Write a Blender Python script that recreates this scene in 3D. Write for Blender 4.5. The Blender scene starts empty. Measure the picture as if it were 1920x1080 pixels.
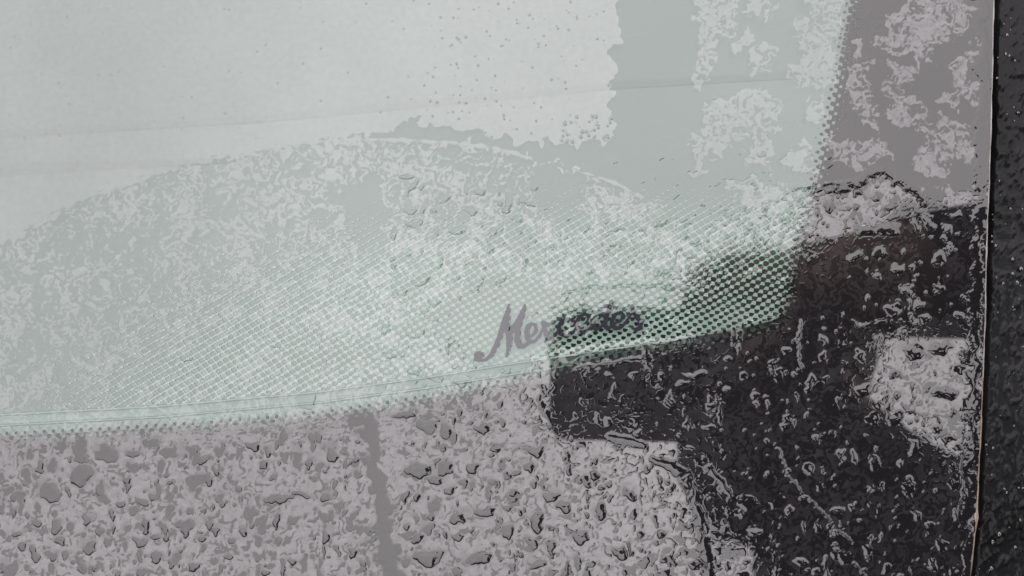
import bpy, bmesh, math
import numpy as np
from mathutils import Matrix, Vector

S = bpy.context.scene
C = S.collection

# ------------------------------------------------------------------ frames
# glass frame: u to the right, v up along the pane, n out of the pane (metres); origin = foot of the lens on the glass
SLOPE = math.radians(35)                      # the windscreen's slope from horizontal
U = Vector((1, 0, 0)); V = Vector((0, math.cos(SLOPE), math.sin(SLOPE))); N = Vector((0, -math.sin(SLOPE), math.cos(SLOPE)))
MW = Matrix((U, V, N)).transposed().to_4x4()
MW.translation = Vector((0, 0, 1.05))
FPX, D = 1386.0, 0.212                        # focal length in plan pixels, lens height over the glass
FOOT = (1080.0, 630.0)
n_c = Vector((-(FOOT[0]-960)/FPX, (FOOT[1]-540)/FPX, 1)).normalized()
u_c = (Vector((1, 0, 0)) - n_c*n_c.x).normalized()
v_c = n_c.cross(u_c)
RC = Matrix((u_c, v_c, n_c))                  # camera frame -> glass frame

def P(px, py):
    """plan coordinates (survey units of the pane) -> metres on the glass plane"""
    a = (np.asarray(px, float)-960)/FPX; b = -(np.asarray(py, float)-540)/FPX
    gx = RC[0][0]*a+RC[0][1]*b-RC[0][2]; gy = RC[1][0]*a+RC[1][1]*b-RC[1][2]; gz = RC[2][0]*a+RC[2][1]*b-RC[2][2]
    t = -D/gz
    return gx*t, gy*t

def Q(px, py, n):
    """a point n metres above the glass whose mirror image lies at that place of the pane"""
    x, y = P(px, py); k = 1+n/D
    return Vector((float(x)*k, float(y)*k, n))

# ------------------------------------------------------------------ camera, sky, sun, exposure
cam = bpy.data.cameras.new('camera'); co = bpy.data.objects.new('camera', cam); C.objects.link(co)
cam.sensor_width = 36; cam.lens = 36*FPX/1920; cam.clip_start = 0.002; cam.clip_end = 500
cam.dof.use_dof = True; cam.dof.focus_distance = D*1.005; cam.dof.aperture_fstop = 11
lc = RC.to_4x4(); lc.translation = Vector((0, 0, D))
CAMW = MW @ lc
co.matrix_world = CAMW
S.camera = co

world = bpy.data.worlds.new('World'); S.world = world; world.use_nodes = True
wn = world.node_tree; wn.nodes.clear()
SUN_EL, SUN_AZ = math.radians(28), math.radians(20)
sky = wn.nodes.new('ShaderNodeTexSky'); sky.sky_type = 'NISHITA'; sky.sun_disc = False
sky.sun_elevation = SUN_EL; sky.sun_rotation = SUN_AZ; sky.dust_density = 6; sky.air_density = 1.2
mixw = wn.nodes.new('ShaderNodeMix'); mixw.data_type = 'RGBA'; mixw.inputs['Factor'].default_value = 0.94   # closed cloud layer
mixw.inputs['B'].default_value = (17.6, 16.75, 17.25, 1)
wt_ = wn.nodes.new('ShaderNodeTexCoord'); wz = wn.nodes.new('ShaderNodeTexNoise'); wz.inputs['Scale'].default_value = 2.2; wz.inputs['Detail'].default_value = 5
wr = wn.nodes.new('ShaderNodeMapRange'); wr.inputs['From Min'].default_value = .3; wr.inputs['From Max'].default_value = .7; wr.inputs['To Min'].default_value = .9; wr.inputs['To Max'].default_value = 1.1
wv = wn.nodes.new('ShaderNodeVectorMath'); wv.operation = 'SCALE'
wn.links.new(wt_.outputs['Generated'], wz.inputs['Vector']); wn.links.new(wz.outputs[0], wr.inputs['Value']); 
sx = wn.nodes.new('ShaderNodeSeparateXYZ'); wn.links.new(wt_.outputs['Generated'], sx.inputs[0])        # an overcast sky is brightest overhead
wg = wn.nodes.new('ShaderNodeMapRange'); wg.inputs['To Min'].default_value = .80; wg.inputs['To Max'].default_value = 1.06; wn.links.new(sx.outputs['Z'], wg.inputs['Value'])
wm = wn.nodes.new('ShaderNodeMath'); wm.operation = 'MULTIPLY'; wn.links.new(wr.outputs[0], wm.inputs[0]); wn.links.new(wg.outputs[0], wm.inputs[1]); wn.links.new(wm.outputs[0], wv.inputs['Scale'])
bg = wn.nodes.new('ShaderNodeBackground'); bg.inputs['Strength'].default_value = 0.1
wo = wn.nodes.new('ShaderNodeOutputWorld')
wn.links.new(sky.outputs[0], mixw.inputs['A']); wn.links.new(mixw.outputs['Result'], wv.inputs[0]); wn.links.new(wv.outputs[0], bg.inputs[0]); wn.links.new(bg.outputs[0], wo.inputs[0])

sun = bpy.data.lights.new('sun', 'SUN'); sun.energy = 0.5; sun.angle = math.radians(30); sun.color = (1, .97, .93)
so = bpy.data.objects.new('sun', sun); C.objects.link(so)
sd = Vector((math.sin(SUN_AZ)*math.cos(SUN_EL), math.cos(SUN_AZ)*math.cos(SUN_EL), math.sin(SUN_EL)))
so.rotation_euler = (-sd).to_track_quat('-Z', 'Y').to_euler()

S.view_settings.view_transform = 'Standard'; S.view_settings.look = 'None'; S.view_settings.gamma = 1
S.view_settings.use_curve_mapping = False; S.view_settings.exposure = 0.0
S.render.engine = 'CYCLES'
cy = S.cycles; cy.max_bounces = 8; cy.transparent_max_bounces = 12; cy.use_denoising = True
cy.caustics_reflective = False; cy.sample_clamp_indirect = 4

# ------------------------------------------------------------------ helpers
def tag(o, label=None, cat=None, group=None, kind=None):
    for k, v in (('label', label), ('category', cat), ('group', group), ('kind', kind)):
        if v: o[k] = v
    return o

def empty(name, m=None):
    o = bpy.data.objects.new(name, None); C.objects.link(o); o.empty_display_size = 0.02
    if m is not None: o.matrix_world = m
    return o

def link(name, me, parent=None, m=None):
    o = bpy.data.objects.new(name, me); C.objects.link(o)
    if parent is not None: o.parent = parent
    elif m is not None: o.matrix_world = m
    return o

def np_mesh(name, verts, tris, mats, mat_index=None, smooth=True):
    me = bpy.data.meshes.new(name)
    nv, nt = len(verts), len(tris)
    me.vertices.add(nv); me.vertices.foreach_set('co', np.ascontiguousarray(verts, np.float32).ravel())
    me.loops.add(nt*3); me.loops.foreach_set('vertex_index', np.ascontiguousarray(tris, np.int32).ravel())
    me.polygons.add(nt); me.polygons.foreach_set('loop_start', np.arange(0, nt*3, 3, dtype=np.int32))
    if mat_index is not None: me.polygons.foreach_set('material_index', mat_index.astype(np.int32))
    me.polygons.foreach_set('use_smooth', np.full(nt, smooth))
    for m in mats: me.materials.append(m)
    me.update(calc_edges=True); me.validate()
    return me

def py_mesh(name, verts, faces, mat, smooth=False):
    me = bpy.data.meshes.new(name); me.from_pydata([tuple(v) for v in verts], [], faces)
    me.materials.append(mat)
    if smooth:
        for p in me.polygons: p.use_smooth = True
    me.update(); return me

def tube(path, radii, mat, name, seg=8, squash=1.0):
    """tube along points of the glass frame"""
    vs, fs = [], []
    path = [Vector(p) for p in path]
    for i, p in enumerate(path):
        d = (path[min(i+1, len(path)-1)]-path[max(i-1, 0)]).normalized()
        a = d.cross(Vector((0, 0, 1))).normalized(); b = a.cross(d)
        for k in range(seg):
            t = 2*math.pi*k/seg
            vs.append(p + a*math.cos(t)*radii[i] + b*math.sin(t)*radii[i]*squash)
    for i in range(len(path)-1):
        for k in range(seg):
            k2 = (k+1) % seg
            fs.append((i*seg+k, i*seg+k2, (i+1)*seg+k2, (i+1)*seg+k))
    fs.append(tuple(range(seg))[::-1]); fs.append(tuple((len(path)-1)*seg+k for k in range(seg)))
    return py_mesh(name, vs, fs, mat, True)

# ------------------------------------------------------------------ materials
def mat(name):
    m = bpy.data.materials.new(name); m.use_nodes = True; m.node_tree.nodes.clear(); return m

def node(m, t, **kw):
    n = m.node_tree.nodes.new(t)
    for k, v in kw.items():
        if k.startswith('i_'): n.inputs[k[2:].replace('_', ' ')].default_value = v
        else: setattr(n, k, v)
    return n

def L(m, a, b): m.node_tree.links.new(a, b)

def reflecting(name, ior, tint=None, dust=0.0, dust_col=(.88, .85, .85), base=(0.014, 0.0132, 0.0142), rough=0.0, bloom=.04):
    """plain glass or water with reflectance raised above the real: mirror by Fresnel; what is not mirrored passes (tint) or meets black print (base)"""
    m = mat(name); out = node(m, 'ShaderNodeOutputMaterial')
    ge = node(m, 'ShaderNodeNewGeometry'); dt = node(m, 'ShaderNodeVectorMath', operation='DOT_PRODUCT')
    L(m, ge.outputs['Normal'], dt.inputs[0]); L(m, ge.outputs['Incoming'], dt.inputs[1])
    ab = node(m, 'ShaderNodeMath', operation='ABSOLUTE'); L(m, dt.outputs['Value'], ab.inputs[0])
    om = node(m, 'ShaderNodeMath', operation='SUBTRACT', use_clamp=True); om.inputs[0].default_value = 1; L(m, ab.outputs[0], om.inputs[1])
    pw = node(m, 'ShaderNodeMath', operation='POWER'); pw.inputs[1].default_value = 5; L(m, om.outputs[0], pw.inputs[0])
    r0 = ((ior-1)/(ior+1))**2
    fr = node(m, 'ShaderNodeMath', operation='MULTIPLY_ADD'); fr.inputs[1].default_value = 1-r0; fr.inputs[2].default_value = r0; L(m, pw.outputs[0], fr.inputs[0])
    gl = node(m, 'ShaderNodeBsdfGlossy', i_Roughness=rough)
    if dust:                                   # a dried-on bloom takes a little off the mirror
        tcb = node(m, 'ShaderNodeTexCoord'); n0 = node(m, 'ShaderNodeTexNoise', i_Scale=520.0, i_Detail=4.0, i_Roughness=.65); L(m, tcb.outputs['Object'], n0.inputs['Vector'])
        at = node(m, 'ShaderNodeAttribute', attribute_name='dried'); ma = node(m, 'ShaderNodeMapRange', i_To_Min=.80, i_To_Max=1.08); L(m, at.outputs['Fac'], ma.inputs['Value'])
        mb = node(m, 'ShaderNodeMapRange', i_From_Min=.32, i_From_Max=.62, i_To_Min=1-bloom*1.6, i_To_Max=1+bloom*.3); L(m, n0.outputs[0], mb.inputs['Value'])
        fb = node(m, 'ShaderNodeMath', operation='MULTIPLY'); L(m, fr.outputs[0], fb.inputs[0]); L(m, mb.outputs[0], fb.inputs[1])
        fc = node(m, 'ShaderNodeMath', operation='MULTIPLY'); L(m, fb.outputs[0], fc.inputs[0]); L(m, ma.outputs[0], fc.inputs[1]); L(m, fc.outputs[0], gl.inputs['Color'])
    else:
        L(m, fr.outputs[0], gl.inputs['Color'])
    add = node(m, 'ShaderNodeAddShader'); L(m, gl.outputs[0], add.inputs[0])
    if tint:
        inv = node(m, 'ShaderNodeMath', operation='SUBTRACT'); inv.inputs[0].default_value = 1; L(m, fr.outputs[0], inv.inputs[1])
        mul = node(m, 'ShaderNodeVectorMath', operation='SCALE'); mul.inputs[0].default_value = tint; L(m, inv.outputs[0], mul.inputs['Scale'])
        tr = node(m, 'ShaderNodeBsdfTransparent'); L(m, mul.outputs[0], tr.inputs['Color']); L(m, tr.outputs[0], add.inputs[1])
        top = add
    else:
        df = node(m, 'ShaderNodeBsdfDiffuse'); df.inputs['Color'].default_value = (*base, 1); L(m, df.outputs[0], add.inputs[1]); top = add
    if dust:
        tc = node(m, 'ShaderNodeTexCoord')
        nz = node(m, 'ShaderNodeTexNoise', i_Scale=420.0, i_Detail=5.0, i_Roughness=.7); L(m, tc.outputs['Object'], nz.inputs['Vector'])
        nb = node(m, 'ShaderNodeTexNoise', i_Scale=38.0, i_Detail=3.0); L(m, tc.outputs['Object'], nb.inputs['Vector'])
        mm = node(m, 'ShaderNodeMath', operation='MULTIPLY'); L(m, nz.outputs[0], mm.inputs[0]); L(m, nb.outputs[0], mm.inputs[1])
        mr = node(m, 'ShaderNodeMapRange', i_From_Min=.12, i_From_Max=.40, i_To_Min=dust*.15, i_To_Max=dust*1.9); L(m, mm.outputs[0], mr.inputs['Value'])
        sc = node(m, 'ShaderNodeVectorMath', operation='SCALE'); sc.inputs[0].default_value = dust_col; L(m, mr.outputs[0], sc.inputs['Scale'])
        dd = node(m, 'ShaderNodeBsdfDiffuse'); L(m, sc.outputs[0], dd.inputs['Color'])
        a2 = node(m, 'ShaderNodeAddShader'); L(m, top.outputs[0], a2.inputs[0]); L(m, dd.outputs[0], a2.inputs[1]); top = a2
    L(m, top.outputs[0], out.inputs['Surface'])
    return m

TINT = (.80, .90, .852)
M_DRY_CLEAR = reflecting('dry_glass_raised_reflectance', 2.62, TINT, dust=.02)  # uncoated glass mirroring several times too strongly, balanced by a dimmer sky
M_DRY_BLACK = reflecting('dry_glass_over_black_enamel', 2.62, None, dust=.014, bloom=.11)
M_INK_DRY = reflecting('dry_glass_over_grey_ink', 2.62, None, dust=.012, bloom=.06, base=(.034, .037, .043))
M_INK_WET = reflecting('water_over_grey_ink', 2.07, None, base=(.034, .037, .043))
M_WET_CLEAR = reflecting('water_on_glass', 2.07, TINT)  # water reflectance raised in the same way
M_WET_BLACK = reflecting('water_over_black_enamel', 2.07, None, base=(.014, .0132, .0142))

def plastic(name, col, rough=.4, gloss=.0, var=.0, scale=60, bump=0):
    m = mat(name); out = node(m, 'ShaderNodeOutputMaterial')
    df = node(m, 'ShaderNodeBsdfDiffuse'); df.inputs['Color'].default_value = (*col, 1)
    tc = node(m, 'ShaderNodeTexCoord')
    if var:
        nz = node(m, 'ShaderNodeTexNoise', i_Scale=float(scale), i_Detail=6.0); L(m, tc.outputs['Object'], nz.inputs['Vector'])
        mr = node(m, 'ShaderNodeMapRange', i_From_Min=.3, i_From_Max=.7, i_To_Min=1-var, i_To_Max=1+var); L(m, nz.outputs[0], mr.inputs['Value'])
        sc = node(m, 'ShaderNodeVectorMath', operation='SCALE'); sc.inputs[0].default_value = col; L(m, mr.outputs[0], sc.inputs['Scale'])
        L(m, sc.outputs[0], df.inputs['Color'])
    gl = node(m, 'ShaderNodeBsdfGlossy', i_Roughness=rough); gl.inputs['Color'].default_value = (gloss, gloss, gloss, 1)
    add = node(m, 'ShaderNodeAddShader'); L(m, df.outputs[0], add.inputs[0]); L(m, gl.outputs[0], add.inputs[1])
    if bump:
        nb = node(m, 'ShaderNodeTexNoise', i_Scale=float(scale)*4, i_Detail=4.0); L(m, tc.outputs['Object'], nb.inputs['Vector'])
        bp = node(m, 'ShaderNodeBump', i_Strength=bump, i_Distance=.0005); L(m, nb.outputs[0], bp.inputs['Height'])
        L(m, bp.outputs[0], df.inputs['Normal']); L(m, bp.outputs[0], gl.inputs['Normal'])
    L(m, add.outputs[0], out.inputs['Surface'])
    return m

M_DASH = plastic('glossy_green_grey_plastic', (.018, .022, .020), .10, .232, .12, 40)
M_DASH_REAR = plastic('satin_green_grey_plastic', (.03, .038, .035), .14, .21, .15, 30)
M_SHADE_BAND = plastic('satin_shade_band', (.028, .036, .033), .16, .195, .3, 55)
M_RIB = plastic('pale_green_grey_rib', (.52, .57, .545), .35, .05)
M_LEDGE = plastic('pale_ledge_plastic', (.20, .235, .22), .2, .17, .1, 60)
M_TRIM = plastic('wet_black_trim', (.013, .013, .014), .28, .022, .6, 50, .9)
M_SEAL = plastic('tan_glass_edge', (.26, .185, .135), .35, .12, .5, 90)
M_CLOTH = plastic('black_jacket_cloth', (.012, .012, .014), .8, .0, .4, 30)
M_SKIN = plastic('skin', (.13, .08, .065), .5, .02, .15, 40)
M_HAIR = plastic('dark_hair', (.012, .009, .008), .5, .02)
M_PHONE = plastic('dark_phone_body', (.035, .04, .052), .35, .02)
M_LENS = plastic('black_lens_glass', (.004, .004, .005), .1, .04)
M_ASPHALT = plastic('asphalt', (.05, .05, .052), .8, .0, .3, 3)

# ------------------------------------------------------------------ setting
gs = 120
tag(link('ground', py_mesh('ground', [(-gs, -gs, 0), (gs, -gs, 0), (gs, gs, 0), (-gs, gs, 0)], [(0, 1, 2, 3)], M_ASPHALT)), kind='structure')

# ------------------------------------------------------------------ noise and plan fields
rng = np.random.default_rng(7)
PERM = np.tile(rng.permutation(256), 3).astype(np.int32)
ANG = np.linspace(0, 2*np.pi, 256, endpoint=False); GXT = np.cos(ANG).astype(np.float32); GYT = np.sin(ANG).astype(np.float32)
def pn(x, y, seed=0):
    x = np.asarray(x, np.float32)+seed*37.31; y = np.asarray(y, np.float32)+seed*91.7
    xi = np.floor(x).astype(np.int32); yi = np.floor(y).astype(np.int32)
    xf = x-xi; yf = y-yi; xi &= 255; yi &= 255
    u = xf*xf*xf*(xf*(xf*6-15)+10); v = yf*yf*yf*(yf*(yf*6-15)+10)
    def g(ix, iy, dx, dy):
        h = PERM[PERM[(ix) & 255]+((iy) & 255)] & 255
        return GXT[h]*dx+GYT[h]*dy
    a = g(xi, yi, xf, yf); b = g(xi+1, yi, xf-1, yf); c = g(xi, yi+1, xf, yf-1); d = g(xi+1, yi+1, xf-1, yf-1)
    return ((a+u*(b-a))*(1-v)+(c+u*(d-c))*v)*4.0        # about unit variance

def sst(a, b, x):
    t = np.clip((x-a)/(b-a), 0, 1); return t*t*(3-2*t)

def seg_dist(x, y, a, b):
    dx, dy = b[0]-a[0], b[1]-a[1]; l2 = dx*dx+dy*dy+1e-9
    t = np.clip(((x-a[0])*dx+(y-a[1])*dy)/l2, 0, 1)
    return np.hypot(x-a[0]-t*dx, y-a[1]-t*dy), t

def poly_sdf(x, y, poly):
    d = np.full(x.shape, 1e9, np.float32); ins = np.zeros(x.shape, bool)
    for i in range(len(poly)):
        a, b = poly[i], poly[(i+1) % len(poly)]
        d = np.minimum(d, seg_dist(x, y, a, b)[0])
        if a[1] != b[1]:
            c = ((a[1] > y) != (b[1] > y)) & (x < (b[0]-a[0])*(y-a[1])/(b[1]-a[1])+a[0]); ins ^= c
    return np.where(ins, d, -d)

EDGE = [(1872, -500), (1866, -100), (1862, 0), (1859, 150), (1856, 270), (1851, 400), (1848, 480), (1846, 600), (1842, 700), (1838, 800), (1833, 900), (1826, 1000), (1818, 1080), (1806, 1200), (1780, 1500)]
CLEAR = [(-700, -700), (1640, -700), (1622, -60), (1608, 0), (1588, 100), (1566, 210), (1546, 300), (1523, 390), (1502, 460), (1488, 530), (1478, 575), (1460, 600), (1420, 616), (1300, 643),
         (1150, 668), (1030, 697), (950, 722), (850, 742), (700, 768), (550, 788), (400, 800), (200, 812), (0, 822), (-700, 845)]
ARC = [(-120, 540), (0, 460), (60, 425), (150, 372), (250, 338), (330, 312), (450, 285), (560, 268), (640, 262), (740, 262), (850, 268), (930, 278), (990, 295)]

FOG = [(-700, -700), (1165, -700), (1160, 30), (1150, 120), (1145, 262), (1080, 270), (980, 262), (870, 243), (770, 228), (730, 246), (600, 258), (450, 280), (330, 306), (250, 334), (150, 368), (60, 421), (0, 456), (-120, 536), (-700, 900)]
FILMS = [
    [(1160, -500), (1300, -500), (1302, 0), (1296, 180), (1288, 335), (1370, 345), (1340, 420), (1300, 425), (1230, 385), (1150, 345), (1080, 312), (1000, 294), (930, 276), (850, 266), (740, 260), (600, 262), (700, 244), (770, 230), (870, 245), (980, 264), (1080, 272), (1135, 270), (1148, 120), (1160, 20)],
    [(1300, -500), (1870, -500), (1870, 20), (1865, 345), (1700, 345), (1600, 352), (1480, 345), (1400, 335), (1290, 340), (1302, 0)],
    [(1060, 540), (1110, 532), (1190, 530), (1270, 538), (1300, 560), (1230, 592), (1120, 598), (1050, 606), (1020, 590)],
    [(1500, 345), (1625, 330), (1660, 318), (1700, 345), (1760, 385), (1750, 320), (1500, 320)],
    [(1738, 390), (1772, 392), (1768, 480), (1772, 570), (1748, 600), (1738, 500)],
    [(1340, 380), (1420, 385), (1500, 372), (1480, 352), (1400, 350)],
    [(985, 300), (1080, 330), (1090, 420), (1060, 440), (1010, 370)],
    [(620, 360), (700, 330), (730, 400), (700, 470), (670, 440), (650, 380)],
    [(820, 575), (930, 520), (1050, 545), (1160, 535), (1260, 545), (1290, 575), (1230, 632), (1050, 652), (990, 675), (905, 692), (850, 670)],
    [(1330, 470), (1470, 440), (1480, 500), (1330, 520)],
]
DRY = [
    [(1303, -300), (1385, -300), (1390, 40), (1370, 60), (1345, 95), (1355, 115), (1340, 140), (1320, 160), (1300, 165), (1302, 80)],
    [(1410, -200), (1490, -200), (1455, 35), (1440, 50), (1405, 35)],
    [(1405, 55), (1420, 70), (1385, 95), (1362, 100), (1360, 80)],
    [(1445, 80), (1462, 85), (1465, 120), (1440, 140), (1400, 140), (1395, 115), (1420, 95)],
    [(1500, 20), (1600, -200), (1570, 160), (1530, 168), (1480, 165), (1485, 130), (1500, 100), (1480, 65)],
    [(1325, 185), (1385, 165), (1450, 165), (1475, 205), (1460, 240), (1455, 285), (1440, 285), (1400, 270), (1370, 285), (1335, 290), (1310, 335), (1293, 330), (1292, 270), (1310, 235)],
    [(1395, 280), (1430, 270), (1455, 300), (1440, 320), (1400, 315)],
    [(1530, 175), (1545, 180), (1550, 215), (1530, 235), (1500, 225), (1505, 205)],
    [(1500, 255), (1520, 270), (1535, 310), (1525, 330), (1490, 330), (1470, 300), (1485, 275)],
    [(1690, 10), (1720, -200), (1825, -200), (1828, 20), (1800, 70), (1770, 90), (1740, 120), (1725, 125), (1710, 100), (1680, 105), (1650, 100), (1640, 75), (1660, 40)],
    [(1665, 120), (1700, 115), (1730, 100), (1750, 95), (1760, 110), (1720, 130), (1705, 140), (1705, 155), (1745, 215), (1770, 215), (1820, 225), (1832, 260), (1825, 300), (1810, 310), (1790, 300), (1765, 335), (1740, 330), (1700, 305), (1720, 285), (1715, 245), (1680, 240), (1660, 220), (1655, 170)],
    [(1780, 120), (1800, 105), (1825, 80), (1830, 110), (1822, 150), (1838, 180), (1820, 205), (1800, 195), (1765, 190), (1750, 190), (1775, 165)],
    [(1600, 65), (1620, 90), (1630, 145), (1635, 160), (1645, 200), (1640, 240), (1625, 240), (1600, 210), (1590, 170), (1585, 130)],
    [(1555, 260), (1590, 260), (1640, 245), (1660, 262), (1680, 275), (1680, 300), (1640, 310), (1600, 310), (1560, 305)],
    [(1370, 345), (1420, 335), (1460, 340), (1480, 358), (1530, 368), (1600, 362), (1625, 334), (1655, 330), (1690, 352), (1720, 372), (1735, 392), (1650, 402), (1620, 440), (1520, 440), (1480, 460), (1340, 440), (1350, 415), (1420, 390), (1370, 375)],
    [(1765, 355), (1815, 345), (1825, 370), (1810, 395), (1770, 385)],
    [(1605, 700), (1640, 640), (1760, 600), (1800, 610), (1812, 760), (1720, 815), (1690, 825), (1630, 770)],
]
STREAKS = [
    ([(1490, 352, 5), (1560, 350, 8), (1600, 346, 8), (1625, 328, 7), (1655, 324, 6), (1690, 345, 7), (1735, 375, 7)], .45),
    # (plan points with half widths, thickness in mm)
    ([(672, 772, 20), (690, 800, 17), (703, 840, 14), (699, 880, 11), (711, 915, 13), (722, 955, 17), (717, 1000, 15), (728, 1040, 18), (738, 1100, 20), (745, 1300, 22)], .12),
    ([(150, 815, 13), (150, 850, 14), (151, 888, 17)], .22),
    ([(1225, 862, 8), (1262, 876, 10), (1290, 895, 12), (1302, 930, 12), (1312, 975, 13), (1322, 1040, 14), (1330, 1100, 14)], .5),
    ([(1330, 880, 10), (1355, 905, 10), (1370, 930, 6)], .5),
    ([(1826, 560, 16), (1828, 680, 13), (1822, 800, 10), (1822, 1000, 12), (1815, 1200, 12)], .22),
    ([(1840, -100, 9), (1842, 200, 9), (1838, 400, 10), (1832, 560, 12)], .15),
    ([(1060, 670, 13), (1100, 660, 9), (1160, 650, 7), (1230, 645, 8), (1300, 634, 5)], .45),
    ([(1080, 690, 6), (1140, 680, 5), (1215, 672, 5)], .4),
    ([(1210, 645, 8), (1212, 665, 6), (1218, 690, 5)], .45),
    ([(1140, 820, 10), (1180, 824, 12), (1208, 838, 8)], .5),
    ([(1055, 546, 3), (1100, 536, 4), (1180, 530, 4.5), (1260, 533, 4.5), (1310, 546, 3)], .3),
    ([(1455, 840, 2.2), (1475, 880, 2.6), (1490, 905, 2.6), (1515, 935, 2), (1545, 960, 3), (1560, 985, 2.5), (1590, 1005, 2.5), (1598, 1020, 1.5)], .5),
    ([(1562, 1022, 1.5), (1580, 1045, 2.2), (1605, 1055, 2), (1625, 1085, 2)], .5),
    ([(1500, 600, 2), (1495, 640, 2.5), (1505, 690, 2)], .5),
    ([(1805, 790, 1.5), (1805, 930, 1.8), (1796, 965, 1.5)], .35),
]
DROPS = [  # big beads: x, y, half width, half height, thickness mm
    (151, 892, 21, 19, .50), (95, 924, 18, 16, .32), (160, 975, 7, 13, .4), (65, 982, 9, 8, .35), (106, 988, 8, 12, .35), (35, 996, 14, 6, .35), (115, 1016, 9, 9, .35), (168, 1028, 12, 13, .42),
    (40, 1026, 9, 9, .35), (62, 1040, 7, 14, .3), (273, 988, 8, 13, .45), (263, 1018, 15, 10, .35), (290, 1007, 9, 5, .35), (310, 1012, 6, 7, .35), (378, 1010, 7, 6, .4), (297, 1048, 8, 12, .35), (364, 1066, 7, 12, .45),
    (283, 930, 8, 8, .3), (231, 944, 9, 7, .3), (188, 1002, 7, 8, .3), (350, 985, 16, 12, .22), (395, 985, 8, 11, .35), (200, 850, 22, 11, .2), (250, 855, 12, 9, .22), (318, 850, 15, 12, .15),
    (525, 936, 26, 7, .38), (565, 930, 20, 6, .35), (518, 978, 6, 12, .42), (622, 850, 13, 11, .42), (472, 838, 13, 9, .4), (610, 930, 9, 9, .35), (610, 1010, 8, 15, .4), (454, 1000, 9, 8, .35), (550, 1055, 10, 6, .4), (345, 1000, 7, 10, .35), (405, 1000, 8, 9, .35), (660, 1040, 10, 12, .4), (425, 1045, 10, 7, .3),
    (782, 885, 22, 11, .48), (816, 898, 14, 9, .42), (862, 972, 12, 12, .42), (782, 1010, 14, 8, .42), (858, 1007, 14, 7, .4), (898, 1050, 25, 13, .5), (803, 1046, 25, 13, .48), (1008, 978, 15, 17, .6), (1002, 846, 22, 11, .55), (905, 806, 15, 10, .45), (908, 958, 20, 9, .45),
    (784, 935, 8, 9, .4), (1036, 930, 15, 12, .55), (992, 876, 12, 11, .5), (890, 880, 9, 16, .42), (840, 920, 8, 8, .35), (950, 1000, 10, 13, .45), (1010, 1060, 12, 12, .5), (1060, 950, 12, 10, .5), (1090, 1010, 12, 14, .5), (1130, 960, 11, 16, .6), (1160, 1040, 14, 12, .6), (1115, 890, 12, 8, .55), (1180, 930, 10, 14, .6), (1240, 1000, 10, 12, .6),
    (835, 880, 18, 10, .4), (760, 780, 20, 8, .35), (800, 800, 14, 12, .2),
    (860, 430, 15, 11, .38), (578, 748, 19, 17, .34), (775, 620, 21, 11, .25), (608, 676, 13, 8, .2), (758, 332, 12, 8, .4), (790, 524, 20, 13, .42), (888, 534, 15, 12, .35), (742, 668, 15, 10, .4), (778, 692, 14, 10, .42), (866, 712, 13, 11, .35), (830, 375, 14, 8, .3), (776, 420, 14, 9, .38), (880, 396, 12, 8, .35), (900, 355, 13, 9, .35), (985, 378, 16, 6, .4), (935, 530, 13, 8, .35), (350, 670, 14, 6, .3), (520, 652, 13, 5, .3), (760, 545, 6, 10, .35), (1160, 428, 17, 5, .45), (1205, 430, 12, 8, .42), (820, 708, 16, 9, .28), (765, 390, 13, 8, .3), (1000, 350, 10, 6, .3),
    (1625, 432, 22, 13, .55), (1664, 430, 24, 14, .55), (1600, 480, 14, 8, .55), (1683, 500, 16, 11, .6), (1610, 362, 12, 8, .55), (1555, 390, 13, 10, .55), (1672, 388, 14, 7, .5), (1640, 374, 10, 6, .5), (1795, 400, 13, 7, .5), (1615, 605, 18, 6, .6), (1650, 608, 12, 4, .6), (1300, 703, 26, 10, .6), (1280, 722, 12, 10, .55), (1140, 705, 10, 6, .6), (1150, 735, 5, 18, .55), (1260, 745, 6, 14, .6), (1545, 640, 7, 12, .5), (1570, 958, 14, 8, .6), (1480, 960, 10, 9, .55), (1415, 1000, 10, 12, .6), (1500, 1055, 12, 9, .6), (1712, 840, 9, 18, .6), (1685, 870, 10, 12, .55), (1780, 822, 14, 7, .55), (1600, 860, 7, 16, .6), (1578, 852, 9, 12, .55), (1815, 820, 6, 7, .5), (1815, 850, 6, 6, .5), (1618, 735, 16, 18, .6), (1770, 738, 26, 12, .6), (1760, 655, 24, 16, .55), (1710, 660, 20, 14, .5), (1825, 985, 8, 16, .5),
]
BR = np.random.default_rng(21)
def scatter(n, poly, rmin, rmax, tmin, tmax, tall=1.2):
    b = box_of(poly, 0); out = []
    while len(out) < n:
        x, y = BR.uniform(b[0], b[1], 200), BR.uniform(b[2], b[3], 200)
        ok = poly_sdf(x, y, poly) > 0
        for px, py in zip(x[ok], y[ok]):
            r = rmin+(rmax-rmin)*BR.random()**3; a = BR.uniform(.6, 1.35)
            d = (px, py, r*a, r*tall/a, BR.uniform(tmin, tmax))
            if free(d) and not (878 < px < 1220 and 555 < py < 690) and not (1020 < px < 1330 and 520 < py < 600): out.append(d)
    return out[:n]
HAND = list(DROPS)
def free(d): return all(math.hypot(d[0]-h[0], d[1]-h[1]) > 1.25*max(h[2], h[3])+d[2] for h in HAND)
def box_of(pts, pad):
    a = np.array([p[:2] for p in pts]); return a[:, 0].min()-pad, a[:, 0].max()+pad, a[:, 1].min()-pad, a[:, 1].max()+pad
DROPS += scatter(340, [(1390, 870), (1480, 640), (1600, 470), (1740, 400), (1815, 400), (1812, 1140), (1380, 1140)], 2.2, 13, .1, .42)
DROPS += scatter(100, [(1040, 700), (1200, 660), (1480, 600), (1500, 880), (1380, 900), (1220, 815), (1050, 810)], 2.2, 11, .1, .40)
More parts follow.
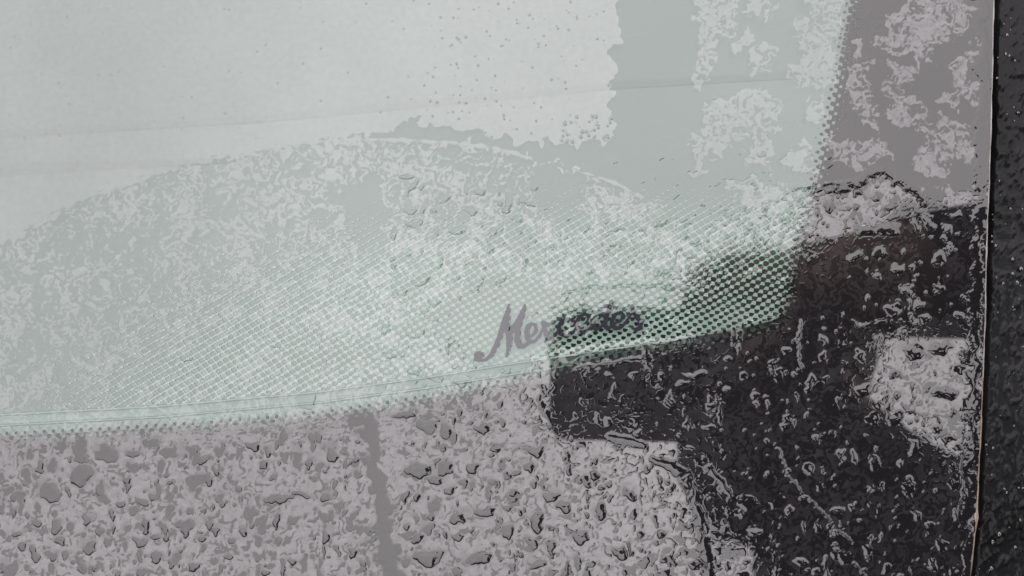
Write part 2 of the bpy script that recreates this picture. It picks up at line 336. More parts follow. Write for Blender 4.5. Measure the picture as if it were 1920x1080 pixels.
DROPS += scatter(40, [(1620, 640), (1740, 590), (1820, 610), (1825, 780), (1700, 830), (1610, 740)], 2.5, 7, .3, .6)
DROPS += scatter(150, [(760, 790), (1030, 740), (1040, 815), (1200, 830), (1390, 960), (1380, 1140), (740, 1140)], 2.5, 12, .15, .55)
DROPS += scatter(170, [(-60, 870), (680, 810), (720, 1140), (-60, 1140)], 2.5, 9, .10, .38, 1.3)
DROPS += scatter(330, [(-60, 850), (690, 800), (720, 1140), (-60, 1140)], 3, 10.5, .03, .16, 1.25)
DROPS += scatter(170, [(760, 790), (1030, 740), (1040, 815), (1200, 830), (1390, 960), (1380, 1140), (740, 1140)], 3, 11, .05, .2, 1.15)
DROPS += scatter(110, [(740, 330), (1240, 400), (1500, 460), (1240, 530), (960, 540), (960, 700), (700, 740)], 4, 12, .12, .42)
DROPS += scatter(120, [(1350, 400), (1480, 360), (1640, 340), (1740, 390), (1600, 440), (1500, 500), (1300, 540), (1280, 480)], 3, 8, .2, .5)
DRYLINES = [([p for p in ARC if p[0] >= 330], 3.2), ([(1078, 320), (1110, 328), (1160, 347), (1205, 370), (1240, 396)], 2.6), ([(40, 440), (150, 374), (330, 313)], 4)]

# the script lettering: strokes of (x, y, half width)
def z1(pts): return [(870+x/6.747, 540+y/6.747, r*.93/6.747) for x, y, r in pts]
SCRIPT = [
    z1([(567, 207, 12), (545, 330, 36), (520, 440, 56), (470, 545, 34), (440, 640, 33), (400, 740, 33), (345, 845, 26), (270, 910, 19), (195, 915, 22)]), z1([(180, 858, 62), (170, 890, 48), (200, 915, 22)]),
    z1([(525, 470, 50), (565, 560, 46), (570, 640, 42), (565, 750, 30), (545, 830, 19), (525, 885, 4)]),
    z1([(772, 212, 14), (742, 310, 36), (705, 400, 45), (665, 480, 58), (600, 525, 40)]), z1([(680, 450, 48), (675, 560, 40), (672, 670, 40), (700, 732, 42), (750, 740, 32), (805, 700, 24)]),
    z1([(850, 612, 15), (890, 575, 22), (912, 520, 26), (895, 465, 25), (850, 452, 22), (808, 485, 32), (790, 560, 34), (800, 640, 34), (835, 682, 30), (895, 675, 22), (945, 620, 20), (980, 555, 17), (1000, 500, 18)]),
    [(1018, 606, 4.62), (1022, 616, 3.36), (1024, 628, 4.87), (1028, 636, 4.20), (1036, 634, 2.86), (1046, 622, 2.52)], [(1018, 604, 3.36), (1028, 609, 3.36), (1036, 606, 2.69)],
    [(1076, 604, 3.86), (1066, 598, 3.02), (1054, 601, 3.53), (1047, 613, 4.20), (1051, 626, 4.03), (1062, 631, 3.36), (1075, 623, 2.69), (1084, 612, 2.35)],
    [(1086, 614, 2.18), (1100, 606, 2.69), (1105, 595, 3.02), (1097, 588, 2.86), (1086, 594, 3.53), (1080, 608, 4.20), (1085, 622, 4.03), (1096, 624, 3.36), (1108, 615, 2.69), (1114, 606, 2.35)],
    [(1136, 596, 3.02), (1127, 590, 3.02), (1116, 596, 3.70), (1111, 608, 4.20), (1117, 618, 3.86), (1127, 613, 3.02), (1136, 600, 2.52)], [(1147, 565, 3.53), (1142, 580, 3.86), (1136, 597, 4.20), (1134, 610, 4.20), (1139, 617, 3.70), (1149, 610, 2.52)],
    [(1150, 607, 2.18), (1163, 602, 2.69), (1170, 592, 3.02), (1164, 585, 2.86), (1153, 590, 3.53), (1147, 603, 4.20), (1152, 615, 4.03), (1163, 615, 3.36), (1174, 604, 2.69), (1184, 588, 2.35)],
    [(1186, 574, 3.36), (1186, 584, 3.02), (1193, 594, 3.86), (1202, 604, 4.54), (1200, 615, 4.37), (1190, 619, 3.86), (1181, 613, 3.36)],
]
FLECKS = [(rng.uniform(-20, 1140), rng.uniform(-20, 260), rng.uniform(1.0, 2.2)) for _ in range(110)] + [(rng.uniform(800, 1145), rng.uniform(0, 262), rng.uniform(1.0, 2.6)) for _ in range(90)] + [(rng.uniform(1050, 1145), rng.uniform(215, 268), rng.uniform(1.2, 3.8)) for _ in range(45)]

def box_of(pts, pad): 
    a = np.array([p[:2] for p in pts]); return a[:, 0].min()-pad, a[:, 0].max()+pad, a[:, 1].min()-pad, a[:, 1].max()+pad

def fields(xs, ys):
    """wet (f>0 water), thickness [mm], frit (f>0 black), letter (f>0 black) on the grid xs x ys"""
    X, Y = np.meshgrid(np.asarray(xs, np.float32), np.asarray(ys, np.float32))
    def sub(b):
        i0, i1 = np.searchsorted(xs, [b[0], b[1]]); j0, j1 = np.searchsorted(ys, [b[2], b[3]])
        return (slice(j0, j1), slice(i0, i1)) if i1 > i0 and j1 > j0 else None
    wx = X+7*pn(X/34, Y/34, 1)+3.0*pn(X/11, Y/11, 2); wy = Y+7*pn(X/34, Y/34, 3)+3.0*pn(X/11, Y/11, 4)
    low = sst(740, 860, Y-.0*X + .11*(X-0)*0)                    # towards the lower band drops are run out downwards
    st = 1-.3*low
    rightness = sst(500, 1000, X)
    n1 = pn(wx/13, wy*st/13, 5); n2 = pn(wx/6.2, wy*st/6.6, 6); n3 = pn(X/55, Y/70, 7); n4 = pn(X/3.8, Y/4.2, 8)
    B = np.full(X.shape, .05, np.float32)
    frit_zone = poly_sdf(X, Y, CLEAR)
    blk = sst(5, -5, frit_zone)
    n1b = pn(wx/10.5, wy*.78/10.5, 15)
    fld = (.72*n1+.62*n2+.38*n3+.25*n4)*(1-blk*low)+(.85*n1b+.42*n2+.16*n3+.15*n4)*blk*low
    B += blk*(-.62) - .26*blk*low + blk*sst(760, 1000, X)*.25
    dark = sst(0, 60, (X-1040)*.5+(Y-560)*.2-40)*sst(1240, 1480, X+.5*(Y-800))
    B += .6*dark
    B += .25*sst(500, 250, X)*(1-blk)
    def stamp(B, poly, val, soft, warp=1.0):
        s = sub(box_of(poly, soft+20))
        if s is None: return
        sd = poly_sdf(X[s]*(1-warp)+wx[s]*warp, Y[s]*(1-warp)+wy[s]*warp, poly)
        w = sst(-soft, soft, sd); B[s] = B[s]*(1-w)+val*w
    for p in FILMS: stamp(B, p, 2.6, 9)
    stamp(B, [(-700, -700), (730, -700), (730, 246)]+FOG[FOG.index((600, 258)):], -4.2, 5, .28)
    stamp(B, [(690, -700)]+FOG[1:FOG.index((730, 246))]+[(690, 250)], -4.2, 6, .9)
    for p in DRY: stamp(B, p, -.55, 9)
    f = fld+B
    T = (.075+.30*sst(500, 1700, .62*X+.85*Y-120))*np.exp(.38*n3)*(1-.35*sst(1250, 1300, X)*sst(360, 250, Y))
    n5 = pn(wx/24, wy/22, 9)
    T = (T*(.09+.40*sst(1.0, 1.9, n5)*(1-.8*dark))*(1-.78*dark)).astype(np.float32)
    for x, y, r in FLECKS:
        s = sub((x-r*2, x+r*2, y-r*2, y+r*2))
        if s is None: continue
        q = np.hypot(X[s]-x, Y[s]-y)/r
        f[s] = np.maximum(f[s], 1.2*(1-q)); T[s] = np.where(q < 1.2, .16, T[s])
    for pts, hw in DRYLINES:
        s = sub(box_of(pts, hw*4))
        if s is None: continue
        d = np.full(X[s].shape, 1e9, np.float32)
        for a, b in zip(pts[:-1], pts[1:]): d = np.minimum(d, seg_dist(X[s], Y[s], a, b)[0])
        f[s] = np.minimum(f[s], (d-hw*(1+.5*pn(X[s]/18, Y[s]/18, 21)))/4)
    for pts, th in STREAKS:
        s = sub(box_of(pts, 40))
        if s is None: continue
        g = np.full(X[s].shape, -1e9, np.float32)
        for a, b in zip(pts[:-1], pts[1:]):
            wk = .75 if th < .3 else .25; d, t = seg_dist(X[s]+wk*(wx[s]-X[s]), Y[s]+wk*(wy[s]-Y[s]), a, b); hw = a[2]+(b[2]-a[2])*t
            g = np.maximum(g, 1.9*(1-d/hw))
        f[s] = np.maximum(f[s], np.clip(g, -9, 1.6)); T[s] += (th-T[s])*sst(-.7, .15, g)
    fd = np.full(X.shape, -9, np.float32); Td = np.zeros(X.shape, np.float32); halo = np.zeros(X.shape, np.float32)
    for x, y, rx, ry, th in DROPS:
        r = max(rx, ry)*1.9
        s = sub((x-r, x+r, y-r, y+r))
        if s is None: continue
        k = min(.5, max(rx, ry)/26)
        dx = (X[s]+k*(wx[s]-X[s])-x)/rx; dy = (Y[s]+k*(wy[s]-Y[s])-y)/ry
        dx = dx*(1+.28*dy)                                        # rounder, fuller lower end
        q = dx*dx+dy*dy
        ph_ = x*12.9898+y*78.233; g = .9*(1-q)*(1+np.clip(.32*dy+.5*math.sin(ph_)*dx+.25*math.sin(ph_*3.1)*dy, -.8, .9))
        m = g > fd[s]
        fd[s] = np.where(m, g, fd[s]); Td[s] = np.where(m, th*1.55, Td[s]); halo[s] = np.maximum(halo[s], sst(1.6, 1.05, q))
    f = np.maximum(f-3.0*halo, fd); T = np.where((fd > -.15) & (halo > 0), Td, T).astype(np.float32)
    # ceramic border with its fading dots
    nb = len(CLEAR); S0 = np.full(X.shape, 1e9, np.float32); TT = np.zeros(X.shape, np.float32); acc = 0.0
    m = np.abs(frit_zone) < 45
    xm, ym = X[m], Y[m]; bd = np.full(xm.shape, 1e9, np.float32); bt = np.zeros(xm.shape, np.float32)
    for i in range(1, nb-1):
        a, b = CLEAR[i], CLEAR[i+1]; d, t = seg_dist(xm, ym, a, b); ln = math.hypot(b[0]-a[0], b[1]-a[1])
        c = d < bd; bd = np.where(c, d, bd); bt = np.where(c, acc+t*ln, bt); acc += ln
    frit = -frit_zone/16
    lat = np.cos(2*np.pi*bt/17.5)*np.cos(2*np.pi*frit_zone[m]/19)
    wob = .25*pn(xm/9, ym/9, 12)
    frit[m] = -frit_zone[m]/19+lat*1.12*sst(36, 22, np.abs(frit_zone[m]))+wob*.2
    let = np.full(X.shape, -9, np.float32)
    for pts in SCRIPT:
        s = sub(box_of(pts, 20))
        if s is None: continue
        for a, b in zip(pts[:-1], pts[1:]):
            d, t = seg_dist(X[s], Y[s], a, b); let[s] = np.maximum(let[s], a[2]+(b[2]-a[2])*t-d)
    ex = np.interp(ys, [p[1] for p in EDGE], [p[0] for p in EDGE])[:, None]
    return X, Y, f.astype(np.float32), T, frit.astype(np.float32), let, (ex-X).astype(np.float32)

def clip(tri, col):
    f = tri[:, :, col]; pos = f > 0; n = pos.sum(1)
    P_, N_ = [tri[n == 3]], [tri[n == 0]]
    for cnt, A, Bk in ((1, P_, N_), (2, N_, P_)):
        t = tri[n == cnt]
        if not len(t): continue
        p = pos[n == cnt] if cnt == 1 else ~pos[n == cnt]
        k = p.argmax(1); idx = (k[:, None]+np.arange(3)[None]) % 3
        t = t[np.arange(len(t))[:, None], idx]
        a, b, c = t[:, 0], t[:, 1], t[:, 2]
        tb = (a[:, col]/(a[:, col]-b[:, col]))[:, None]; tc = (a[:, col]/(a[:, col]-c[:, col]))[:, None]
        pb = a+(b-a)*tb; pc = a+(c-a)*tc
        pb[:, col] = 0; pc[:, col] = 0
        A.append(np.stack([a, pb, pc], 1)); Bk.append(np.stack([pb, b, pc], 1)); Bk.append(np.stack([pc, b, c], 1))
    return np.concatenate(P_), np.concatenate(N_)

def soup(xs, ys, skip=None):
    X, Y, f, T, fr, le, ed = fields(xs, ys)
    A = np.stack([X, Y, f, T, fr, le, ed], -1).astype(np.float32); h, w = X.shape
    a = A[:-1, :-1].reshape(-1, 7); b = A[:-1, 1:].reshape(-1, 7); c = A[1:, 1:].reshape(-1, 7); d = A[1:, :-1].reshape(-1, 7)
    if skip is not None:
        cx = (a[:, 0]+c[:, 0])/2; cy_ = (a[:, 1]+c[:, 1])/2
        k = ~((cx > skip[0]) & (cx < skip[1]) & (cy_ > skip[2]) & (cy_ < skip[3])); a, b, c, d = a[k], b[k], c[k], d[k]
    alt = ((a[:, 0]*13.7+a[:, 1]*7.3).astype(int) % 2 == 0)
    t = np.concatenate([np.stack([a, d, b], 1), np.stack([b, d, c], 1)])
    t, _ = clip(t, 6)
    return t

STEP = 1.8
X0, X1, Y0, Y1 = -60, 1884, -60, 1140
fx = np.arange(X0, X1+.01, STEP); fy = np.arange(Y0, Y1+.01, STEP)
tri_f = soup(fx, fy)
inner = (fx[0], 9999, fy[0], fy[-1])
cs = 6.0
cx_ = np.concatenate([fx[0]-cs*np.arange(90, 0, -1), fx[0]+cs*np.arange(0, int((1890-fx[0])/cs)+1)])
cy2 = np.concatenate([fy[0]-cs*np.arange(60, 0, -1), np.linspace(fy[0], fy[-1], int((fy[-1]-fy[0])/cs)), fy[-1]+cs*np.arange(1, 61)])
tri_c = soup(cx_, cy2, inner)
tri = np.concatenate([tri_f, tri_c])
wet, dry = clip(tri, 2)
dry_black, dry_clear = clip(dry, 4)
dry_letter, dry_clear = clip(dry_clear, 5)
wet_frit, wet_clear = clip(wet, 4)
wet_letter, wet_clear = clip(wet_clear, 5)

KW = 1.5
def weld(t, height):
    p = t.reshape(-1, 7)
    key = np.round(p[:, 0]*200).astype(np.int64)*(1 << 32)+np.round((p[:, 1]+2000)*200).astype(np.int64)
    _, first, inv = np.unique(key, return_index=True, return_inverse=True)
    q = p[first]; u, v = P(q[:, 0], q[:, 1])
    z = q[:, 3]*1e-3*(1-np.exp(-KW*np.maximum(q[:, 2], 0))) if height else np.zeros(len(q))
    idx = inv.reshape(-1, 3)
    ok = (idx[:, 0] != idx[:, 1]) & (idx[:, 1] != idx[:, 2]) & (idx[:, 0] != idx[:, 2])
    return np.stack([u, v, z], 1), idx[ok], ok, q

# ------------------------------------------------------------------ the windscreen
ws = empty('windscreen', MW)
tag(ws, 'tinted car windscreen corner with black dotted border and printed script lettering', 'windscreen')
def flat_part(name, t, m):
    v, i, _, q = weld(t, False); me = np_mesh(name, v, i, [m], smooth=False)
    at = me.attributes.new('dried', 'FLOAT', 'POINT'); at.data.foreach_set('value', (np.clip(-q[:, 2]/.7, 0, 1)*(1-(.55*sst(1050, 350, q[:, 0])+.12+.42*sst(1180, 1300, q[:, 0])*sst(440, 320, q[:, 1]) if m is M_DRY_CLEAR else 0))).astype(np.float32))   # margins by the water are not yet dry
    return link(name, me, ws)
flat_part('clear_glass', dry_clear, M_DRY_CLEAR)
o = flat_part('black_border', dry_black, M_DRY_BLACK); o['label'] = 'black enamel border fading out in dots'
o = flat_part('script_lettering', dry_letter, M_INK_DRY); o['label'] = 'slanted black script lettering printed on the glass'
# edge of the pane; the light it catches is put into its pale colour
ep = [(x, y) for x, y in EDGE]
yy = np.linspace(-480, 1480, 120); xx = np.interp(yy, [p[1] for p in EDGE], [p[0] for p in EDGE])
eu, ev = P(xx+2.2, yy)
path = [Vector((float(a), float(b), -.0006)) for a, b in zip(eu, ev)]
M_EDGE_PALE = plastic('pale_lit_glass_edge', (.36, .33, .31), .3, .10, .5, 120)
for y0, y1, r0_, m_ in ((-480, 790, .00027, M_EDGE_PALE), (640, 1480, .00030, M_SEAL)):
    k = [i for i, y in enumerate(yy) if y0 <= y <= y1]
    rad = [r0_*(1+.22*math.sin(i*.9)+.16*math.sin(i*2.3))*min(1, .25+min(n, len(k)-1-n)/9)+.00045*math.exp(-((yy[i]-972)/22)**2) for n, i in enumerate(k)]
    link('glass_edge', tube([path[i] for i in k], rad, m_, 'glass_edge', 8, 1.5), ws)
# underside of the pane at the edge, so the pane has its thickness
vs, fs = [], []
for i, (a, b) in enumerate(zip(eu, ev)):
    vs += [(a-.0002, b, -.0009), (a-.0002, b, -.0052)]
    if i: fs.append((2*i-2, 2*i-1, 2*i+1, 2*i))
link('pane_side', py_mesh('pane_side', vs, fs, M_TRIM), ws)

# ------------------------------------------------------------------ water
mi = np.concatenate([np.zeros(len(wet_clear)), np.ones(len(wet_frit)), np.full(len(wet_letter), 2)])
wt = np.concatenate([wet_clear, wet_frit, wet_letter])
cen = wt[:, :, :2].mean(1)
NAMED = [  # single beads one can point at
    (151, 886, 26, 28, 'largest round water drop, at the end of a straight run below the dotted border'),
    (95, 924, 22, 19, 'pointed water drop left below the drop with the straight run'),
    (578, 748, 23, 21, 'round clear water drop resting just above the dotted border'),
    (273, 988, 11, 16, 'narrow upright water drop with a thick dark rim on the lower border'),
    (860, 430, 19, 15, 'water drop with dark lower rim high on the clear glass'),
    (790, 524, 24, 16, 'flat water drop on the clear glass left above the lettering'),
    (1008, 978, 19, 21, 'water drop with the thickest black rim on the lower border'),
    (782, 885, 26, 14, 'wide water drop with curved dark rim right of the smooth water channel'),
    (1300, 703, 30, 13, 'bright flat water drop inside the dark phone reflection'),
    (1683, 500, 20, 14, 'largest bright water drop in the dark reflection right of the dotted edge'),
]
left = np.ones(len(wt), bool)
water = []
for x, y, rx, ry, lab in NAMED:
    s = left & ((((cen[:, 0]-x)/rx)**2+((cen[:, 1]-y)/ry)**2) < 1); left &= ~s
    water.append(('water_drop', s, lab))
water.append(('water_film', left, None))
VERT, TRI, OK, _ = weld(wt, True)
mi = mi[OK]
me_all = np_mesh('all', VERT, TRI, [M_WET_CLEAR, M_WET_BLACK, M_INK_WET], mi)
nrm = np.empty(len(me_all.vertices)*3, np.float32); me_all.vertices.foreach_get('normal', nrm); nrm = nrm.reshape(-1, 3)
bpy.data.meshes.remove(me_all)
for name, s, lab in water:
    s = s[OK]; t = TRI[s]; used, inv = np.unique(t, return_inverse=True)
    me = np_mesh(name, VERT[used], inv.reshape(-1, 3), [M_WET_CLEAR, M_WET_BLACK, M_INK_WET], mi[s])
    o = link(name, me, None, MW)
    if lab: tag(o, lab, 'water drop', 'single drops on the windscreen')
    else: tag(o, 'rain water lying in film, runs and beads all over the windscreen', 'water', kind='stuff')

# ------------------------------------------------------------------ panel under the glass
dash = empty('dashboard_panel', MW @ Matrix.Translation((0, 0, 0)))
tag(dash, 'green-grey plastic dashboard panel with diamond ribbed mesh under the glass', 'dashboard')
ZD = -.0019
KD = (D-ZD)/D
def PD(px, py, z=ZD):
    x, y = P(px, py); k = (D-z)/D
    return Vector((float(x)*k, float(y)*k, z))
RIM = [(-700, 812), (0, 778), (300, 762), (600, 735), (800, 708), (960, 682), (1100, 662), (1250, 640), (1380, 618), (1450, 600), (1500, 570)]
TOPL = [(-700, 260), (0, 252), (500, 222), (1150, 160), (1500, 140), (1800, 135)]
def strip(name, lo, hi, zlo, zhi, m, xend=1800):
    xs_ = np.linspace(-700, xend, 60); vs, fs = [], []
    for i, x in enumerate(xs_):
        a = np.interp(x, [p[0] for p in lo], [p[1] for p in lo]); b = np.interp(x, [p[0] for p in hi], [p[1] for p in hi])
        vs += [PD(x, a, zlo), PD(x, b, zhi)]
        if i: fs.append((2*i-2, 2*i, 2*i+1, 2*i-1))
    return link(name, py_mesh(name, vs, fs, m, True), dash)
strip('panel', [(x, y+2) for x, y in RIM]+[(1800, 520)], TOPL, ZD, ZD, M_DASH)
far = [(-700, -700), (1800, -700)]
strip('rear_panel', [(x, y+14) for x, y in TOPL], far, ZD-.00005, ZD-.006, M_DASH_REAR)
strip('panel_shade_band', [(x, y+7) for x, y in TOPL], [(x, y-7) for x, y in TOPL], ZD+.0001, ZD+.00012, M_SHADE_BAND)  # flat bands; faint darkness of the panel's step put into their duller gloss
strip('panel_shade_band', [(-700, 366), (0, 330), (420, 306), (520, 296), (1800, 230)], [(-700, 338), (0, 306), (420, 297), (520, 295), (1800, 229)], ZD+.0001, ZD+.00012, M_SHADE_BAND, 500)
strip('front_ledge', [(x, y+150) for x, y in RIM]+[(1800, 670)], [(x, y+1) for x, y in RIM]+[(1800, 521)], ZD-.0022, ZD-.001, M_LEDGE)
link('rim', tube([PD(x, y, ZD+.0002) for x, y in [(xx, float(np.interp(xx, [p[0] for p in RIM], [p[1] for p in RIM]))) for xx in range(-700, 1500, 25)]], [.0004]*88, M_LEDGE, 'rim', 8), dash)
link('rim', tube([PD(x, y, ZD-.001) for x, y in [(xx, float(np.interp(xx, [p[0] for p in RIM], [p[1] for p in RIM]))+20-.004*max(0, xx-1000)) for xx in range(-700, 1500, 25)]], [.0004]*88, M_LEDGE, 'rim', 8), dash)
# perforated mesh sheet over the panel: slanted rows of lens-shaped holes that grow until the sheet runs out towards the rear
mx = np.arange(-320, 1562, 2.0); my = np.arange(240, 810, 2.0)
X, Y = np.meshgrid(mx.astype(np.float32), my.astype(np.float32))
a1, a2 = (10.4, -5.9), (7.4, 8.9); det = a1[0]*a2[1]-a1[1]*a2[0]
jx = X+.5*pn(X/60, Y/60, 41); jy = Y+.5*pn(X/60, Y/60, 42)
pp_ = (jx*a2[1]-jy*a2[0])/det; qq_ = (-jx*a1[1]+jy*a1[0])/det
cp, cq = np.cos(2*np.pi*pp_), np.cos(2*np.pi*qq_)
fade = np.clip((Y-(320-.03*(X-700)+.24*np.maximum(0, 620-X)))/300, 0, 1)*np.clip((X+150)/1250, .16, 1)
rd = sst(.35, 1, fade)
lat = (1-rd)*np.minimum(cp, cq)+rd*(.5*(cp+cq)+.2*np.sin(2*np.pi*(pp_-qq_)))
fs_ = (-1.01+1.12*fade**1.8)-lat
fr_ = np.interp(mx, [p[0] for p in RIM], [p[1] for p in RIM])[None, :]-Y
A = np.stack([X, Y, fs_, fr_, X*0, X*0, X*0], -1).astype(np.float32)
a, b, c, d = A[:-1, :-1].reshape(-1, 7), A[:-1, 1:].reshape(-1, 7), A[1:, 1:].reshape(-1, 7), A[1:, :-1].reshape(-1, 7)
t, _ = clip(np.concatenate([np.stack([a, d, b], 1), np.stack([b, d, c], 1)]), 2)
t, _ = clip(t, 3)
v, ti, _, q = weld(t, False); zs = ZD+.0002
v[:, :2] *= (D-zs)/D; v[:, 2] = zs
o = link('perforated_mesh', np_mesh('perforated_mesh', v, ti, [M_RIB], smooth=False), dash); o['kind'] = 'stuff'

# ------------------------------------------------------------------ trim beside the pane
tr = empty('pillar_trim', MW); tag(tr, 'wet black pillar trim along the right edge of the glass', 'trim')
gx_ = np.concatenate([np.arange(0, 22, 2.5), np.arange(24, 480, 3.5)]); gy_ = np.arange(-480, 1480, 3.5)
GX, GY = np.meshgrid(gx_, gy_)
EX = np.interp(gy_, [p[1] for p in EDGE], [p[0] for p in EDGE])[:, None]
pxs = GX+EX+3
zz = -.0045-.0045*sst(0, 14, GX)+.0035*sst(14, 34, GX)-.012*sst(20, 480, GX)**1.5*1.2
rel = np.maximum(0, pn(pxs/13, GY/26, 31)+.6*pn(pxs/6, GY/9, 32)-.3)
zz = zz+.0005*rel*sst(18, 40, GX)
u_, v_ = P(pxs, GY)
h, w = GX.shape; ii = np.arange(h*w).reshape(h, w)
a, b, c, d = ii[:-1, :-1].ravel(), ii[:-1, 1:].ravel(), ii[1:, 1:].ravel(), ii[1:, :-1].ravel()
tt = np.concatenate([np.stack([a, d, b], 1), np.stack([b, d, c], 1)])
link('trim_face', np_mesh('trim_face', np.stack([u_.ravel(), v_.ravel(), zz.ravel()], 1), tt, [M_TRIM]), tr)

M_BEAD = reflecting('water_bead_on_black', 2.6, None, base=(.006, .006, .006))  # beads mirror more strongly than real water
vs, fs = [], []
r2 = np.random.default_rng(3)
for _ in range(430):
    x = r2.uniform(28, 300); y = r2.uniform(-300, 1350); r = (.00018+.0005*r2.random()**3)
    e = float(np.interp(y, [p[1] for p in EDGE], [p[0] for p in EDGE]))
    u0, v0 = P(x+e+3, y); j = int(np.clip(np.searchsorted(gy_, y), 0, h-1)); i = int(np.clip(np.searchsorted(gx_, x), 0, w-1)); z0 = zz[j, i]
    b = len(vs); st_ = r2.uniform(.8, 1.7)
    vs.append((float(u0), float(v0), z0+r*.6))
    for ring, (rr, zr) in enumerate(((.55, .48), (.9, .18), (1.0, -.1))):
        for k in range(8):
            t = 2*math.pi*k/8; vs.append((float(u0)+math.cos(t)*r*rr, float(v0)+math.sin(t)*r*rr*st_, z0+r*zr))
    for k in range(8):
        k2 = (k+1) % 8; fs.append((b, b+1+k, b+1+k2))
        for q in range(2): fs.append((b+1+q*8+k, b+1+(q+1)*8+k, b+1+(q+1)*8+k2, b+1+q*8+k2))
o = link('water_beads', py_mesh('water_beads', vs, fs, M_BEAD, True), None, MW)
tag(o, 'tiny rain beads scattered over the black pillar trim', 'water', kind='stuff')

# ------------------------------------------------------------------ phone, mirrored in the glass
ph = empty('mobile_phone', CAMW @ Matrix.Translation((0, 0, .0035)))
tag(ph, 'dark mobile phone with rounded corners mirrored in the glass', 'phone')
def rounded(name, x0, x1, y0, y1, r, z0, z1, m, parent, bev=.0012):
    vs, fs = [], []; prof = []
    for cx, cy, a0 in ((x1-r, y1-r, 0), (x0+r, y1-r, 90), (x0+r, y0+r, 180), (x1-r, y0+r, 270)):
        for k in range(9):
            t = math.radians(a0+k*90/8); prof.append((cx, cy, math.cos(t), math.sin(t)))
    n = len(prof)
    for z, off in ((z0, -bev), (z0+bev, 0), (z1-bev, 0), (z1, -bev)):
        for cx, cy, ca, sa in prof: vs.append((cx+ca*(r+off), cy+sa*(r+off), z))
    for l in range(3):
        for k in range(n): fs.append((l*n+k, l*n+(k+1) % n, (l+1)*n+(k+1) % n, (l+1)*n+k))
    fs.append(tuple(range(n))[::-1]); fs.append(tuple(3*n+k for k in range(n)))
    return link(name, py_mesh(name, vs, fs, m), parent)
rounded('body', -.0155, .1445, -.0585, .0165, .010, 0, .008, M_PHONE, ph)
rounded('camera_plate', -.0105, .012, -.034, .0115, .007, -.001, .0012, M_LENS, ph, .0004)
for yy_ in (0, -.021):
    rounded('lens', -.006, .006, yy_-.006, yy_+.006, .00599, -.0018, .0, M_LENS, ph, .0003)
rounded('screen', -.0135, .1425, -.0565, .0145, .008, .0075, .0085, M_LENS, ph, .0003)

# ------------------------------------------------------------------ person, mirrored in the glass
pe = empty('person', Matrix.Translation((.62, -.45, 0)))
tag(pe, 'person in dark hooded jacket holding the phone, mirrored in the lower right of the glass', 'person')
W = lambda v: MW @ v
G = {}
def pt(name, v, r): G[name] = (Vector(v), r)
head = W(Q(1445, 705, .58)); chest = W(Q(1695, 1165, .46))
up = Vector((0, 0, 1))
pt('pelvis', (.58, -.50, .93), .16); pt('waist', (.50, -.45, 1.10), .15)
pt('chest', chest, .15); pt('neck', chest.lerp(head, .55), .085)
pt('jaw', head-up*.07+Vector((-.02, .01, 0)), .078); pt('skull', head+up*.03, .098); pt('crown', head+up*.10, .07)
ax = Vector((.6, .8, 0))
s1 = chest+ax*.19-up*.01; s2 = chest-ax*.19-up*.02
pt('sr', s1, .075); pt('sl', s2, .07)
pt('er', W(Q(1980, 500, .30)), .056); wrist = W(Q(1590, 540, .262)); pt('fr', W(Q(1800, 505, .28)), .05); pt('wr', wrist, .034)
palm = W(Q(1480, 560, .245)); pt('pr', palm, .033)
pt('el', s2+Vector((.10, -.08, -.26)), .055); pt('wl', s2+Vector((.06, .02, -.50)), .04); pt('hl', s2+Vector((.05, .05, -.60)), .035)
for k, dy in (('r', .12), ('l', -.12)):
    pt('hip'+k, (.60, -.50+dy*.9, .86), .11); pt('knee'+k, (.60, -.50+dy, .47), .075); pt('ank'+k, (.63, -.50+dy, .09), .05); pt('toe'+k, (.48, -.48+dy, .05), .042)
E = [('pelvis', 'waist'), ('waist', 'chest'), ('chest', 'neck'), ('neck', 'jaw'), ('jaw', 'skull'), ('skull', 'crown'), ('chest', 'sr'), ('sr', 'er'), ('er', 'fr'), ('fr', 'wr'), ('wr', 'pr'),
     ('chest', 'sl'), ('sl', 'el'), ('el', 'wl'), ('wl', 'hl')]
for k in 'rl': E += [('pelvis', 'hip'+k), ('hip'+k, 'knee'+k), ('knee'+k, 'ank'+k), ('ank'+k, 'toe'+k)]
# fingers of the hand that holds the phone: over its upper edge and around its face
FING = [[(1425, 520, .228), (1375, 497, .222), (1325, 512, .214), (1300, 540, .207)], [(1430, 535, .215), (1385, 540, .205), (1340, 552, .200), (1310, 575, .198)],
        [(1440, 585, .208), (1400, 605, .200), (1360, 620, .198), (1335, 640, .197)], [(1455, 620, .208), (1425, 650, .200), (1400, 670, .198), (1380, 690, .197)],
        [(1455, 515, .255), (1400, 500, .245), (1360, 505, .238)]]
for fi, ch in enumerate(FING):
    prev = 'pr'
    for j, c in enumerate(ch):
        nm = f'f{fi}{j}'; pt(nm, W(Q(*c)), .0095-.0008*j); E.append((prev, nm)); prev = nm
for j, off in enumerate(((-.02, .03), (-.007, .035), (.007, .033), (.02, .028))):
    nm = f'g{j}'; pt(nm, G['hl'][0]+Vector((off[0], .01, -.075-off[1]*.5)), .008); E.append(('hl', nm))
pt('gt', G['hl'][0]+Vector((-.04, .0, -.04)), .009); E.append(('hl', 'gt'))
names = list(G); me = bpy.data.meshes.new('body')
inv = pe.matrix_world.inverted()
me.from_pydata([inv @ G[k][0] for k in names], [(names.index(a), names.index(b)) for a, b in E], [])
bo = link('body', me, pe)
md = bo.modifiers.new('skin', 'SKIN'); md.use_smooth_shade = True; md.branch_smoothing = .4
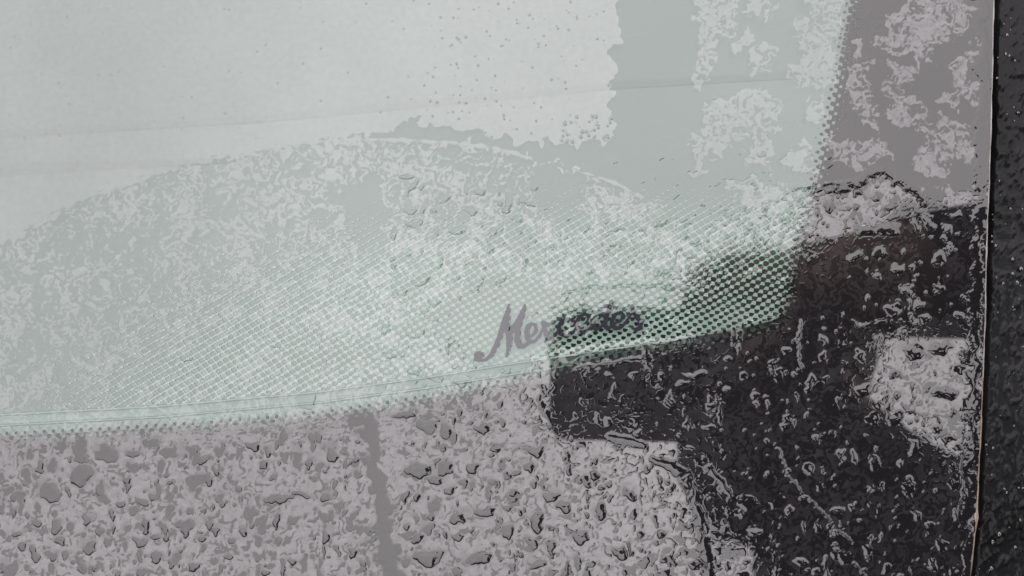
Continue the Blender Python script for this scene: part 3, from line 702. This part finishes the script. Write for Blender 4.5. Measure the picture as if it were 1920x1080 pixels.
for i, k in enumerate(names):
    sv = me.skin_vertices[0].data[i]; sv.radius = (G[k][1], G[k][1]); sv.use_root = (k == 'pelvis')
bo.modifiers.new('sub', 'SUBSURF').render_levels = 2; bo.modifiers['sub'].levels = 2
bpy.context.view_layer.update()
dg = bpy.context.evaluated_depsgraph_get()
new = bpy.data.meshes.new_from_object(bo.evaluated_get(dg))
bo.modifiers.clear(); bo.data = new
new.materials.clear(); new.materials.append(M_CLOTH); new.materials.append(M_SKIN)
hp, pp, hl = inv @ head, inv @ palm, inv @ G['hl'][0]
for p in new.polygons:
    c = p.center; p.use_smooth = True
    if (c-hp).length < .125 or (c-pp).length < .085 or (c-hl).length < .12: p.material_index = 1
# hood and hair
def blob(name, c, r, m, cut=None, nu=24, nv=14):
    bm = bmesh.new(); bmesh.ops.create_uvsphere(bm, u_segments=nu, v_segments=nv, radius=1)
    for v in bm.verts: v.co = Vector((v.co.x*r[0], v.co.y*r[1], v.co.z*r[2]))*(1+.03*math.sin(v.co.x*9+v.co.y*7+v.co.z*5))
    if cut: bmesh.ops.delete(bm, geom=[v for v in bm.verts if cut(v.co)], context='VERTS')
    me = bpy.data.meshes.new(name); bm.to_mesh(me); bm.free(); me.materials.append(m)
    for p in me.polygons: p.use_smooth = True
    o = link(name, me, pe); o.location = inv @ c; return o
face = Vector((-.75, .45, -.45)).normalized()
blob('hair', head+up*.045, (.112, .112, .115), M_HAIR, lambda c: c.normalized().dot(face) > .45)
hood_c = head.lerp(chest, .30)+Vector((-.03, -.01, -.01))
blob('hood', hood_c, (.095, .095, .085), M_CLOTH)
side = face.cross(up).normalized()
nose = head+face*.105-up*.01
blob('nose', nose, (.016, .016, .024), M_SKIN, None, 10, 8)
for s in (-1, 1):
    blob('eye', head+face*.085+side*.035*s+up*.025, (.014, .014, .010), M_HAIR, None, 10, 8)
    blob('ear', head+side*.10*s+up*.0, (.018, .022, .034), M_SKIN, None, 10, 8)
blob('mouth', head+face*.088-up*.05, (.024, .02, .008), M_SKIN, None, 10, 8)
